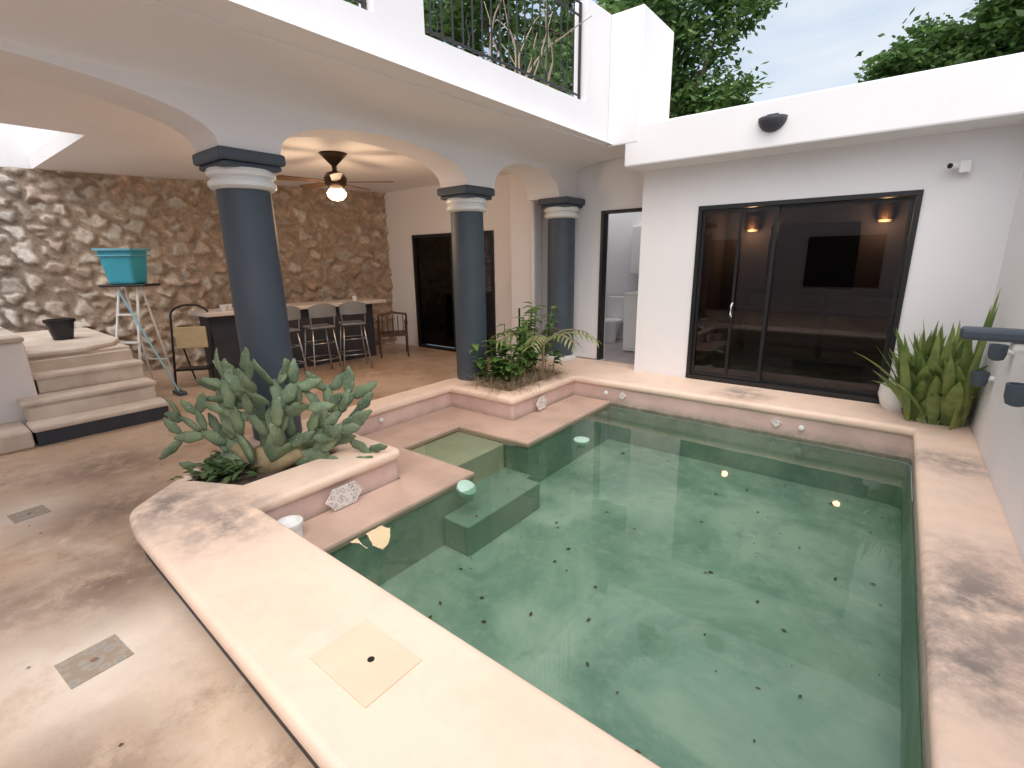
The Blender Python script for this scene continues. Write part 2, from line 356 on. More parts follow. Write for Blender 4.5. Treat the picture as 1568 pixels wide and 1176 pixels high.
# ---------------- house ----------------
house=E("white_courtyard_house")
XA0,XA1=-4.43,-4.01
def XO(y): return max(0,y-4.4)*.075
def arc(y0,y1,zs,rise,n=28):
    out=[]
    for k in range(n+1):
        t=math.pi*(1-k/n); y=(y0+y1)/2+(y1-y0)/2*math.cos(t); out.append((y,zs+rise*math.sin(t)**.85))
    return out
low=[(-3.2,2.325)]
spans=[(-1.12,1.705,.32),(2.165,4.315,.32),(4.775,6.06,.34)]
for y0,y1,r_ in spans: low+=arc(y0,y1,2.325,r_)
low.append((6.495,2.325))
mm=M(); v=[];f=[]; ztop=2.80; n=len(low)
for y,z in low: v+=[(XA0,y,z),(XA1+XO(y),y,z),(XA1+XO(y),y,ztop),(XA0,y,ztop)]
for i in range(n-1):
    b=i*4; c=b+4
    f+=[(b+1,c+1,c+2,b+2),(c,b,b+3,c+3),(b,c,c+1,b+1),(b+2,c+2,c+3,b+3)]
f+=[(0,1,2,3),((n-1)*4,(n-1)*4+3,(n-1)*4+2,(n-1)*4+1)]
mm.add(v,f); o=mm.obj("arcade_wall",WHITE,house,smooth=True,recalc=False)
o.data.set_sharp_from_angle(angle=math.radians(35))
mm=M(); prof=[]
for k in range(17):
    t=k/16*math.pi/2; prof.append((-3.30-.712*math.cos(t),2.668+.131*math.sin(t)))
prof.append((-2.9,2.799))
v=[];f=[]
for x,z in prof:
    for y in (-3.2,4.4,6.49): v.append((x+(XO(y) if x<-3.25 else 0),y,z))
for i in range(len(prof)-1):
    for j in (0,1): f.append((3*i+j,3*i+j+1,3*i+j+4,3*i+j+3))
mm.add(v,f); mm.obj("balcony_cove_soffit",WHITE,house,smooth=True,recalc=False)
def BX(y): return -3.20+(y-1.14)*.050
def bseg(m_,y0,y1,z0,z1,t=.16):
    m_.hexa([(BX(y0)-t,y0,z0),(BX(y0),y0,z0),(BX(y1),y1,z0),(BX(y1)-t,y1,z0)],[(BX(y0)-t,y0,z1),(BX(y0),y0,z1),(BX(y1),y1,z1),(BX(y1)-t,y1,z1)])
mm=M(); bseg(mm,-3.2,5.685,2.79,3.165)
bseg(mm,2.49,2.94,3.165,4.15); bseg(mm,5.20,5.685,3.165,4.15); bseg(mm,-.4,.1,3.165,4.15)
mm.obj("balcony_parapet",WHITE,house)
mm=M(); mm.box(-2.98,-2.58,5.685,6.58,2.78,4.15); mm.obj("parapet_pier",WHITE,house,bevel=.015)
mm=M()
mm.prism([(-4.42,-3.2),(-4.42,6.6),(-8.6,6.6),(-9.8,1.62),(-6.87,1.62),(-6.87,-3.2)],2.805,2.98)
mm.obj("porch_roof",WHITE,house)
mm=M(); mm.box(-4.42,-3.1,-3.2,6.5,2.81,2.95); mm.box(-4.44,-2.6,6.5,7.0,2.8,2.96); mm.obj("balcony_floor",WHITE,house)
mm=M(); mm.box(-2.75,3.2,5.69,9.4,2.53,2.97); mm.obj("roof_fascia",WHITE,house,bevel=.02)
mm=M()
mm.box(-2.68,-1.97,6.12,6.32,-.2,2.54); mm.box(.07,.72,6.12,6.32,-.2,2.54); mm.box(-1.97,.07,6.12,6.32,2.07,2.54)
mm.box(.70,.90,-3.4,6.6,-.2,2.54)
mm.box(-4.1,-3.44,6.5,6.7,-.2,2.82); mm.box(-3.44,-2.60,6.5,6.7,2.14,2.82); mm.box(-2.68,-2.6,6.32,6.5,-.2,2.54)
mm.box(-8.6,-7.50,6.5,6.7,-.2,2.82); mm.box(-7.50,-5.46,6.5,6.7,1.97,2.82); mm.box(-5.46,-4.1,6.5,6.7,-.2,2.82)
mm.obj("walls",WHITE,house)
mm=M(); mm.box(-4.95,-4.45,6.25,6.5,-.2,2.8); mm.obj("corner_pier",WHITE,house,bevel=.06)
mm=M(); mm.tube([(-4.43,6.2,-.15),(-4.43,6.2,2.8)],.035); mm.obj("downpipe",WHITE,house,smooth=True)
mm=M(); mm.box(-6.87,-6.70,-3.2,1.62,2.81,3.4); mm.obj("stairwell_upstand",WHITE,house)
mm=M(); mm.box(-11,3,-4.6,-4.4,-.2,3.0); mm.obj("rear_bounce_wall",WHITE,house)  # unseen enclosure wall, added for bounce and reflection, kept low to admit skylight
mm=M(); mm.box(-2.2,-.4,-4.39,-4.36,.6,2.0); mm.box(-5.2,-4.0,-4.39,-4.36,-.2,2.0); mm.obj("rear_windows",BLACK,house)
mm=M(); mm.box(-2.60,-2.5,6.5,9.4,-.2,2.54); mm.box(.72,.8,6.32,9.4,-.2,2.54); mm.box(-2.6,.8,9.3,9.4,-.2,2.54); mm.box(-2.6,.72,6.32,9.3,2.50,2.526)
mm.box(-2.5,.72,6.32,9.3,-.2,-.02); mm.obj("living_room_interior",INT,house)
mm=M(); mm.box(-4.9,-2.61,8.5,8.6,-.2,2.9); mm.box(-4.9,-4.8,6.7,8.5,-.2,2.9); mm.obj("bathroom_interior",BATH,house)
mm=M(); mm.box(-4.8,-2.6,6.5,8.5,-.2,.002); mm.box(-4.8,-2.6,7.0,7.45,2.82,2.95); mm.obj("bathroom_floor_and_roof_strip",BTILE,house)  # second box: added unseen roof strip; gap beyond left open to brighten the room
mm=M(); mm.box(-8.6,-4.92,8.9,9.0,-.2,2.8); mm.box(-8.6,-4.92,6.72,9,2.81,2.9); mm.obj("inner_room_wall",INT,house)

def column(x,y,zb):
    e=E("blue_column"); r=.2
    q=M(); q.lathe((x,y,0),[(r,zb),(r,1.2),(r*.985,2.06)],40); q.obj("shaft",NAVY,e,smooth='auto')
    q=M(); prof=[(.19,2.05),(.225,2.055),(.245,2.075),(.245,2.105),(.225,2.125),(.215,2.135),(.22,2.14),(.245,2.15),(.25,2.175),(.235,2.2)]
    q.lathe((x,y,0),prof,40); q.obj("neck_ring",WPAINT,e,smooth='auto')
    q=M(); q.box(x-.225,x+.225,y-.225,y+.225,2.195,2.235); q.box(x-.25,x+.25,y-.25,y+.25,2.2355,2.322); q.obj("capital",NAVY,e,bevel=.02)
    q=M(); q.lathe((x,y,0),[(.21,zb),(.25,zb+.005),(.255,zb+.05),(.24,zb+.07),(.2,zb+.075)],40); q.obj("base_ring",WPAINT,e,smooth='auto')
column(-4.22,1.935,-.2); column(-4.235,4.545,-.2); column(-3.96,6.245,0.0); column(-4.22,-1.35,-.2)

def railing(y0,y1):
    e=E("balcony_railing"); q=M(); z0,z1=3.17,4.12; n_=int((y1-y0)/.115)
    X=lambda y:BX(y)-.08
    for z in (3.24,z1,4.0): q.tube([(X(y0),y0,z),(X(y1),y1,z)],.011,6)
    for i in range(n_+1):
        y=y0+.02+(y1-y0-.04)*i/n_
        q.tube([(X(y),y,z0+(.0 if i%n_==0 else .05)),(X(y),y,z1)],.018 if i in(0,n_) else .009,6)
        if i<n_ and i%3==1:
            ym=y+.057; q.tube([(X(ym),ym,3.24),(X(ym),ym+.02,3.33),(X(ym),ym-.02,3.42),(X(ym),ym,3.50)],.006,5)
    q.obj("bars",IRON,e)
railing(2.94,5.20); railing(.1,2.49)
random.seed(12); vi=E("dry_vine"); mm=M()
for i in range(14):
    p=Vector((random.uniform(-4.4,-3.6),random.uniform(4.4,6.3),2.96)); d=Vector((random.uniform(-.5,.5),random.uniform(-.6,.6),1)).normalized(); pts=[p.copy()]
    for k in range(9):
        d=(d+Vector((random.uniform(-.35,.35),random.uniform(-.35,.35),random.uniform(-.1,.15)))).normalized(); p=p+d*random.uniform(.12,.2); pts.append(p.copy())
    mm.tube(pts,[.02-.0018*k for k in range(10)],5)
mm.obj("stems",mat("pale_dry_bark",(.42,.33,.24),(.30,.23,.17),9,.9,.3),vi,smooth=True)

def frame(m_,x0,x1,y,z0,z1,w=.06,d=.08):
    m_.box(x0,x0+w,y,y+d,z0,z1); m_.box(x1-w,x1,y,y+d,z0,z1); m_.box(x0+w,x1-w,y+.001,y+d,z1-w,z1); m_.box(x0+w,x1-w,y+.001,y+d,z0,z0+w)
sd=E("sliding_glass_door"); mm=M(); frame(mm,-1.97,.07,6.10,.003,2.07,.045,.12); frame(mm,-1.925,-1.12,6.14,.05,2.02,.035,.04); frame(mm,-1.15,.02,6.185,.05,2.02,.035,.03); mm.box(-1.52,-1.49,6.142,6.178,.09,1.98); mm.obj("frame",BLACK,sd)
mm=M(); mm.box(-1.9,-1.15,6.155,6.163,.08,1.99); mm.box(-1.13,0,6.195,6.203,.08,1.99); mm.obj("glass",GLASS,sd)
mm=M(); mm.tube([(-1.50,6.13,.80),(-1.50,6.08,.83),(-1.50,6.08,.93),(-1.50,6.13,.96)],.010); mm.obj("handle",WPAINT,sd)
pdr=E("sliding_glass_door"); mm=M(); frame(mm,-7.50,-5.46,6.47,-.2,1.97,.06,.1); mm.box(-6.50,-6.44,6.49,6.54,-.13,1.9); mm.obj("frame",BLACK,pdr)
mm=M(); mm.box(-7.44,-5.5,6.52,6.53,-.13,1.92); mm.obj("glass",GLASS,pdr)
bd=E("bathroom_door_frame"); mm=M(); mm.box(-3.44,-3.40,6.46,6.6,0,2.14); mm.box(-2.74,-2.69,6.46,6.6,0,2.14); mm.box(-3.40,-2.74,6.46,6.6,2.10,2.14); mm.obj("frame",BLACK,bd)
wm=E("white_storage_cabinet"); mm=M(); mm.box(-3.42,-2.92,7.3,7.9,.02,.92); mm.box(-3.43,-2.91,7.29,7.91,.92,.95); mm.box(-3.41,-3.18,7.285,7.3,.06,.90); mm.box(-3.16,-2.93,7.285,7.3,.06,.90); mm.obj("body",WPAINT,wm,bevel=.006)
wc=E("toilet"); mm=M(); mm.lathe((-4.0,8.0,0),[(.10,0),(.11,.15),(.17,.33),(.2,.4),(.19,.42),(.0,.42)],24); mm.box(-4.18,-3.82,8.2,8.4,.35,.8); mm.obj("bowl_and_tank",WPAINT,wc,smooth='auto')
wc=E("wall_cabinet"); mm=M(); mm.box(-3.80,-3.40,8.3,8.49,1.2,2.04); mm.box(-3.79,-3.61,8.285,8.299,1.22,2.02); mm.box(-3.59,-3.41,8.285,8.299,1.22,2.02); mm.obj("body",WPAINT,wc,bevel=.005)
dpanel=E("dark_window_panel"); mm=M(); mm.box(-1.78,-.54,9.22,9.29,.95,1.97); mm.obj("dark_panel",BLACK,dpanel,bevel=.01)  # added dark panel standing in for a window's dark shape in the glass
tb=E("dining_bench"); mm=M(); mm.box(-2.0,.4,8.3,8.7,.65,.70); mm.box(-2.0,.4,8.66,8.7,.9,1.0)
for x in (-1.9,-.8,.3): mm.box(x-.03,x+.03,8.35,8.41,0,.65); mm.box(x-.03,x+.03,8.62,8.66,0,1.0)
mm.obj("frame",WOOD,tb)
WARM=emis("warm_lamp_glow",(1,.62,.30),2.2)
TIN=mat("perforated_tin",(.15,.08,.04),None,20,.5,0)
def isc(x,z):
    e=E("indoor_wall_sconce"); q=M(); q.lathe((x,9.2,z),[(.09,-.10),(.10,.0),(.10,.12),(.09,.13)],16); q.obj("shade",TIN,e)
    q=M(); q.lathe((x,9.2,z-.101),[(.07,-.03),(.085,0)],16); q.obj("bulb",WARM,e)
    l=D.lights.new("indoor_sconce_light",'POINT'); l.energy=9; l.color=(1,.6,.3); l.shadow_soft_size=.05
    lo=D.objects.new("sconce_light",l); lo.location=(x,9.03,z-.14); lo.parent=e; col.objects.link(lo)
isc(-2.05,2.02); isc(-.28,2.08)

def uplighter(x,y,z):
    e=E("wall_sconce"); q=M(); v=[];f=[]; n1,n2=14,6
    for j in range(n2+1):
        ph=j/n2*math.pi/2*.98
        for i in range(n1+1):
            t=math.pi+ math.pi*i/n1; v.append((x+.13*math.cos(t)*math.cos(ph),y+.13*math.sin(t)*math.cos(ph),z-.13*math.sin(ph)))
    for j in range(n2):
        for i in range(n1): b=j*(n1+1)+i; f.append((b,b+1,b+n1+2,b+n1+1))
    q.add(v,f); o=q.obj("bowl",NAVYD,e,smooth=True); s_=o.modifiers.new("s",'SOLIDIFY'); s_.thickness=.02
    q=M(); q.box(x-.05,x+.05,y-.03,y,z-.02,z+.03); q.obj("backplate",IRON,e)
uplighter(-1.19,5.69,2.80)
sc=E("security_camera"); mm=M(); mm.box(.28,.36,6.03,6.12,2.18,2.28); mm.tube([(.30,6.08,2.24),(.22,6.0,2.24)],.03,12); mm.obj("body",WPAINT,sc,bevel=.008)
mm=M(); mm.tube([(.222,6.002,2.24),(.212,5.992,2.24)],.022,12); mm.obj("lens",BLACK,sc)
ls=E("light_switch"); mm=M(); mm.box(-5.22,-5.14,6.485,6.499,1.0,1.12); mm.obj("plate",WPAINT,ls)
sp=E("wall_water_spout"); mm=M()
mm.box(.35,.70,3.95,4.10,.99,1.06); mm.obj("shelf",NAVY,sp,bevel=.02)
mm=M(); mm.box(.58,.70,3.97,4.09,.93,.989); mm.obj("bracket",WPAINT,sp,bevel=.02)
def spout(x,y,z,s=1.):
    e=E("wall_cup_light"); q=M(); q.lathe((x,y,z),[(.03*s,-.10*s),(.06*s,-.085*s),(.075*s,-.03*s),(.078*s,.07*s),(.066*s,.072*s),(.06*s,-.01),(.0,-.02)],20); q.obj("cup",NAVY,e,smooth='auto')
    q=M(); q.tube([(x,y,z),(.70,y,z)],.03*s,12); q.obj("stub",WPAINT,e,smooth='auto')
spout(.62,4.70,.83,.65); spout(.62,5.2,.54,.7); spout(.63,3.85,.72,.75)

# ---------------- stone wall ----------------
def stone_wall():
    A=np.array([-8.25,6.6]); Bp=np.array([-9.95,.9]); L0=np.linalg.norm(Bp-A); d=(Bp-A)/L0; L=9.6; nrm=np.array([-d[1],d[0]])
    if nrm[0]<0: nrm=-nrm
    H=3.02; ns,nz=440,140; s=np.linspace(0,L,ns); z=np.linspace(0,H,nz); S,Z=np.meshgrid(s,z,indexing='ij')
    rng=np.random.RandomState(3); cx,cz=.25,.18; pts=[]
    for i in range(-1,int(L/cx)+2):
        for j in range(-1,int(H/cz)+2):
            pts.append((i*cx+(j%2)*.12+rng.uniform(-.12,.12),j*cz+rng.uniform(-.085,.085)))
    P=np.array(pts); W=rng.uniform(-.06,.05,len(P))
    ds=.016*np.sin(S*17+Z*9)+.014*np.sin(Z*23-S*11)+.008*np.sin(S*53+Z*41); dz=.015*np.sin(S*19-Z*7)+.01*np.sin(S*31)+.008*np.sin(Z*57-S*37)
    X=(S+ds).ravel(); Y=(Z+dz).ravel(); f1=np.zeros(len(X)); f2=np.zeros(len(X)); idx=np.zeros(len(X),int)
    for a0 in range(0,len(X),8000):
        q=slice(a0,a0+8000); dd=np.sqrt(((X[q,None]-P[None,:,0]))**2+((Y[q,None]-P[None,:,1])*1.25)**2)+W[None]
        ii=np.argpartition(dd,1,axis=1)[:,:2]; r_=np.arange(len(ii)); A_=dd[r_,ii[:,0]]; B_=dd[r_,ii[:,1]]; sw=A_>B_
        idx[q]=np.where(sw,ii[:,1],ii[:,0]); f1[q]=np.minimum(A_,B_); f2[q]=np.maximum(A_,B_)
    nzv=np.array([noise.fractal(Vector((x*8,y*8,0)),1,2,4) for x,y in zip(X,Y)])
    e=np.clip((f2-f1-.035+nzv*.03)/.07,0,1); e=e*e*(3-2*e)
    hr=rng.uniform(.015,.075,len(P)); tx=rng.uniform(-.3,.3,len(P)); tz=rng.uniform(-.3,.3,len(P))
    tilt=(X-P[idx,0])*tx[idx]+(Y-P[idx,1])*tz[idx]
    h=e*(hr[idx]+tilt)+nzv*.016
    pal=np.array([(.56,.47,.37),(.48,.38,.29),(.60,.53,.44),(.54,.39,.29),(.46,.38,.31),(.61,.55,.47)])
    ci=rng.randint(0,len(pal),len(P)); cc=pal[ci]*rng.uniform(.85,1.05,(len(P),1))
    daylit=np.clip((S.ravel()-4.2)/1.6,0,1)[:,None]  # daylight on this end painted in: paler greyer stones, darker joints
    mort=np.array((.44,.335,.25))[None]*(1-daylit)+np.array((.22,.18,.145))[None]*daylit
    stone=cc[idx]; grey=stone.mean(1,keepdims=True)*np.array((1.15,1.12,1.10))[None]; stone=stone*(1-.75*daylit)+grey*.75*daylit
    C=mort*(1-e[:,None])+stone*e[:,None]; C*=(1+nzv[:,None]*.3)
    px=A[0]+d[0]*S.ravel()+nrm[0]*h; py=A[1]+d[1]*S.ravel()+nrm[1]*h
    V=np.stack([px,py,Z.ravel()+FZ-.01],1)
    f=[]
    for i in range(ns-1):
        for j in range(nz-1): b=i*nz+j; f.append((b,b+1,b+nz+1,b+nz))
    me=D.meshes.new("stone_wall"); me.from_pydata(V.tolist(),[],f)
    at=me.color_attributes.new("Col",'FLOAT_COLOR','POINT'); at.data.foreach_set("color",np.hstack([np.clip(C,0,1),np.ones((len(C),1))]).ravel())
    for p in me.polygons: p.use_smooth=True
    mt,nt,b=nodes("rubble_stone"); an=N(nt,'ShaderNodeAttribute'); an.attribute_name="Col"; p=pos(nt)
    c=mix(nt,1.,an.outputs['Color'],ramp(nt,noisef(nt,p,22,5,.7),[(.3,.7),(.7,1.2)]),'MULTIPLY')
    nt.links.new(c,b.inputs['Base Color']); b.inputs['Roughness'].default_value=.9; bump(nt,b,noisef(nt,p,45,4,.7),.6,.012)
    me.materials.append(mt); o=D.objects.new("stone_wall",me); col.objects.link(o)
    q=M(); a1=A-nrm*.10; a2=A+d*L-nrm*.10; a3=a2-nrm*.25; a4=a1-nrm*.25
    q.prism([tuple(a1),tuple(a2),tuple(a3),tuple(a4)],2.78,4.4); q.obj("upper_boundary_wall",WHITE,house)
stone_wall()

# ---------------- stairs ----------------
st=E("garden_staircase"); RS=.195
for i in range(4):
    x1=-6.30-i*.33; zt=FZ+RS*(i+1); yl=.60 if i<2 else .775; yr=1.72
    mm=M(); mm.box(-9.75 if i==3 else x1-.37,x1-.03,yl+.02,yr,FZ-.01 if i==0 else zt-RS,zt-.05); mm.obj("riser",NAVYD if i==0 else STEPS,st)
    mm=M(); 
    if i==3: mm.prism([(x1,yl),(x1+.02,1.3),(x1-.25,1.62),(x1-.6,1.76),(-9.8,1.80),(-9.8,yl)],zt-.05,zt)
    else: mm.box(x1-.36,x1,yl,yr+.02,zt-.05,zt)
    mm.obj("tread",STEPS,st,bevel=.018)
mm=M(); mm.box(-7.8,-6.62,.64,1.70,-.2,.12); mm.box(-9.6,-7.2,.8,1.70,-.2,.5); mm.obj("core",STEPS,st)
mm=M(); mm.box(-8.4,-6.90,-1.2,.77,-.2,.76); mm.obj("side_block",WHITE,st,bevel=.03)
mm=M(); mm.box(-8.45,-6.85,-1.25,.772,.76,.81); mm.obj("side_block_cap",STEPS,st,bevel=.015)
mm=M(); mm.box(-6.90,-6.33,-1.5,.598,-.2,-.03); mm.obj("low_kerb",STEPS,st,bevel=.02)

def pot(x,y,z,mt,s=1.):
    e=E("plant_pot"); q=M(); q.lathe((x,y,z),[(.09*s,0),(.13*s,.2*s),(.145*s,.2*s),(.145*s,.235*s),(.125*s,.235*s),(.12*s,.2*s),(0,.2*s)],20); q.obj("pot",mt,e,smooth='auto')
pot(-8.35,1.30,.58,BLACK,1.1); pot(-7.9,.62,.81,TERRA,.8)

# ---------------- stepladder with tub ----------------
ld=E("aluminium_stepladder"); base=Vector((-7.95,2.0,0)); rot=Matrix.Translation(base)@Matrix.Rotation(math.radians(38),4,'Z')
T=lambda x,y,z: rot@Vector((x,y,z))
mm=M()
for sx in (-1,1):
    mm.tube([T(sx*.12,-.02,1.22),T(sx*.18,-.42,FZ)],.016); mm.tube([T(sx*.11,.06,1.22),T(sx*.16,.30,FZ)],.013)
for k in range(3):
    t=(k+1)/4; mm.obox(rot,-.12-.06*t,.12+.06*t,-.02-.40*t-.04,-.02-.40*t+.04,1.22-1.42*t-.01,1.22-1.42*t+.01)
mm.tube([T(-.15,.25,.2),T(.15,.25,.2)],.01); mm.obj("frame",WPAINT,ld)
mm=M(); mm.obox(rot,-.30,.30,-.13,.17,1.22,1.25); mm.obj("top_tray",BLACK,ld,bevel=.01)
tb=E("turquoise_storage_tub"); mm=M()
b0=[T(-.17,-.12,1.252),T(.17,-.12,1.252),T(.17,.12,1.252),T(-.17,.12,1.252)]; t0=[T(-.215,-.16,1.68),T(.215,-.16,1.68),T(.215,.16,1.68),T(-.215,.16,1.68)]
mm.hexa(b0,t0); mm.obj("body",TURQ,tb,bevel=.03)
mm=M(); mm.obox(rot,-.245,.245,-.185,.185,1.665,1.70); mm.obox(rot,-.235,.235,-.175,.175,1.60,1.62); mm.obj("lid_rim",mat("turquoise_rim",(.14,.42,.52),None,3,.4,0),tb,bevel=.012)
mp=E("mop"); mm=M(); mm.tube([(-7.38,2.16,FZ+.05),(-7.85,1.85,1.18)],.012); mm.obj("handle",mat("light_blue_handle",(.30,.62,.75),None,3,.4,0),mp)
mm=M(); mm.box(-7.52,-7.26,2.12,2.22,FZ,FZ+.05); mm.obj("head",NAVY,mp,bevel=.015)

fs=E("folding_step_stool"); rot2=Matrix.Translation((-7.85,2.62,0))@Matrix.Rotation(math.radians(52),4,'Z'); T2=lambda x,y,z: rot2@Vector((x,y,z))
mm=M(); pts=[T2(-.24,-.30,FZ)]
pts+= [T2(-.24,-.05,.80)]+[T2(-.24*math.cos(t),-.05+.03*math.sin(t),.80+.14*math.sin(t)) for t in [math.pi*k/8 for k in range(1,8)]]+[T2(.24,-.05,.80),T2(.24,-.30,FZ)]
mm.tube(pts,.015); mm.tube([T2(-.2,-.03,.55),T2(-.2,.3,FZ)],.012); mm.tube([T2(.2,-.03,.55),T2(.2,.3,FZ)],.012); mm.obj("frame",IRON,fs,smooth=True)
mm=M(); mm.obox(rot2,-.20,.20,-.15,-.12,.34,.64); mm.obj("folded_platform",LWOOD,fs,bevel=.01)
mm=M(); mm.obox(rot2,-.22,.22,-.32,-.10,.05,.075); mm.obj("tread",BLACK,fs)

bar=E("bar_counter"); mm=M(); 
mm.prism([(-7.22,5.55),(-7.87,5.55),(-8.15,2.68),(-7.50,2.68)],.77,.83); mm.obj("counter_top",COUNTER,bar,bevel=.012)
mm=M(); mm.prism([(-7.45,5.4),(-7.85,5.4),(-8.1,2.8),(-7.70,2.8)],FZ,.77); mm.obj("base",NAVYD,bar)
for (x,y,s) in ((-7.7,3.0,.05),(-7.75,3.1,.04),(-7.45,5.05,.045)):
    e=E("cup"); q=M(); q.lathe((x,y,.83),[(s*.7,0),(s,.08),(s*.9,.082),(s*.6,.01)],16); q.obj("body",WPAINT,e)
def stool(x,y,rz):
    e=E("bar_stool"); m4=Matrix.Translation((x,y,FZ))@Matrix.Rotation(rz,4,'Z'); T=lambda a,b,c: m4@Vector((a,b,c)); q=M()
    for sx,sy in ((-1,-1),(1,-1),(1,1),(-1,1)):
        q.tube([T(sx*.15,sy*.15,.72),T(sx*.22,sy*.22,0)],.012)
    for z,w in ((.25,.198),(.5,.173)):
        c=[T(-w,-w,z),T(w,-w,z),T(w,w,z),T(-w,w,z)]
        for i in range(4): q.tube([c[i],c[(i+1)%4]],.008,6)
    q.tube([T(-.17,.17,.72),T(-.19,.2,1.03)],.011); q.tube([T(.17,.17,.72),T(.19,.2,1.03)],.011); q.obj("legs",STEEL,e,smooth=True)
    q=M(); q.obox(m4,-.19,.19,-.19,.19,.72,.755); q.obj("seat",GREYPL,e,bevel=.03)
    q=M(); v=[];f=[]
    for k in range(9):
        t=-1+2*k/8; xx=.20*t; yy=.20+.05*(1-t*t); top=1.05+.05*(1-t*t)
        v+=[T(xx,yy,.90),T(xx,yy+.0,top),T(xx,yy+.015,.90),T(xx,yy+.015,top)]
    for k in range(8):
        b=k*4; f+=[(b,b+4,b+5,b+1),(b+2,b+3,b+7,b+6),(b+1,b+5,b+7,b+3),(b,b+2,b+6,b+4)]
    f+=[(0,1,3,2),(32,34,35,33)]
    q.add(v,f); q.obj("backrest",GREYPL,e,smooth='auto')
stool(-6.98,3.45,-1.5); stool(-6.90,4.0,-1.75); stool(-6.85,4.55,-2.0)
def armchair(x,y,rz):
    e=E("wooden_armchair"); m4=Matrix.Translation((x,y,FZ))@Matrix.Rotation(rz,4,'Z'); T=lambda a,b,c: m4@Vector((a,b,c)); q=M()
    for sx in (-1,1):
        q.tube([T(sx*.25,-.25,0),T(sx*.25,-.22,.3),T(sx*.25,-.26,.60)],.018); q.tube([T(sx*.24,.25,0),T(sx*.24,.2,.4),T(sx*.24,.30,.78)],.018)
        q.tube([T(sx*.25,-.28,.60),T(sx*.26,-.05,.64),T(sx*.25,.25,.60)],.018)
    for k in range(5): q.tube([T(-.18+.09*k,.22,.42),T(-.18+.09*k,.30,.76)],.009,6)
    q.tube([T(-.24,.30,.78),T(0,.32,.82),T(.24,.30,.78)],.02); q.obox(m4,-.25,.25,-.26,.24,.38,.42); q.obj("frame",WOOD,e)
armchair(-7.2,5.62,-2.2)

fan=E("ceiling_fan"); fx,fy=-5.78,3.80
mm=M(); mm.lathe((fx,fy,0),[(.0,2.38),(.08,2.40),(.13,2.44),(.14,2.52),(.10,2.58),(.03,2.60),(.03,2.66),(.09,2.72),(.17,2.803)],28); mm.obj("motor_housing",mat("bronze_metal",(.06,.035,.02),None,6,.35,0,metal=.6),fan,smooth=True)
mm=M()
for k in range(5):
    m4=Matrix.Translation((fx,fy,2.47))@Matrix.Rotation(k*2*math.pi/5+.70,4,'Z')@Matrix.Rotation(math.radians(11),4,'X')
    mm.obox(m4,.12,.24,-.02,.02,-.004,.004)
    mm.add([m4@Vector(p) for p in [(.2,-.05,-.004),(.66,-.075,-.004),(.72,-.04,-.004),(.72,.04,-.004),(.66,.075,-.004),(.2,.05,-.004),(.2,-.05,.004),(.66,-.075,.004),(.72,-.04,.004),(.72,.04,.004),(.66,.075,.004),(.2,.05,.004)]],
      [(5,4,3,2,1,0),(6,7,8,9,10,11)]+[(i,(i+1)%6,6+(i+1)%6,6+i) for i in range(6)])
mm.obj("blades",WOOD,fan)
mm=M(); mm.lathe((fx,fy,0),[(.02,2.25),(.07,2.262),(.11,2.30),(.12,2.34),(.09,2.385)],24); mm.obj("lamp_globe",emis("warm_globe",(1,.76,.48),8),fan,smooth=True)
l=D.lights.new("fan_lamp",'POINT'); l.energy=48; l.color=(1,.68,.42); l.shadow_soft_size=.30
lo=D.objects.new("fan_lamp_light",l); lo.location=(fx,fy,1.93); lo.parent=fan; col.objects.link(lo)

# ---------------- cactus ----------------
def pad(m_,org,up,face,L,W,T_):
    up=up.normalized(); s_=up.cross(face).normalized(); f_=s_.cross(up); seg=14; rings=9; v=[]; f=[]; ph=random.uniform(0,6)
    for i in range(rings+1):
        t=i/rings; w=math.sin(math.pi*min(max(t,.04),.97)**.75)**.62
        for k in range(seg):
            an=2*math.pi*k/seg; wob=1+.12*math.sin(t*13+ph+2*math.cos(an))
            v.append(org+up*L*t+s_*W*.5*w*math.cos(an)*wob+f_*(T_*.5*w*math.sin(an)+.03*math.sin(t*5+ph)*L*2*t))
    for i in range(rings):
        for k in range(seg): f.append((i*seg+k,i*seg+(k+1)%seg,(i+1)*seg+(k+1)%seg,(i+1)*seg+k))
    f.append(tuple(range(seg))); f.append(tuple(rings*seg+k for k in range(seg))); m_.add(v,f)
    return s_
def grow(m_,org,up,lev,L):
    face=(-Hd*1.2+Vector((random.uniform(-1,1),random.uniform(-1,1),random.uniform(-.2,.4)))).normalized()
    W=L*random.uniform(.36,.50); s_=pad(m_,org,up,face,L,W,.03+.012*(lev))
    if lev<=0: return
    up=up.normalized(); nn=random.choice([1,2,2,3]) if lev>1 else random.choice([1,2,2])
    for k in range(nn):
        an=random.uniform(-.6,.6) if nn==1 else (-.7+1.4*k/(nn-1)+random.uniform(-.25,.25))
        t=.95-.2*abs(an); o2=org+up*L*t+s_*W*.40*math.sin(an)
        nu=(up*math.cos(an)+s_*math.sin(an)+Vector((random.uniform(-.2,.2),random.uniform(-.2,.2),.22))).normalized()
        grow(m_,o2,nu,lev-1,L*random.uniform(.78,.97))
cac=E("prickly_pear_cactus"); mm=M()
c0=Vector((-3.68,1.57,-.08))
random.seed(33)
stems=[(-.85,.75,.26,3),(-.45,1.2,.31,3),(-.05,1.2,.30,3),(.35,1.2,.29,3),(.75,.9,.28,3),(1.1,.5,.30,3),(1.15,.10,.31,2),(.95,-.02,.30,1),(-1.0,.2,.23,2),(.4,.4,.25,2)]
for (r_,u_,L,lv) in stems:
    ru=(R0*r_+Vector((0,0,u_))-Hd*random.uniform(-.3,.3)).normalized()
    grow(mm,c0+R0*r_*.15+Hd*random.uniform(-.08,.1)+Vector((0,0,.09)),ru,lv,L)
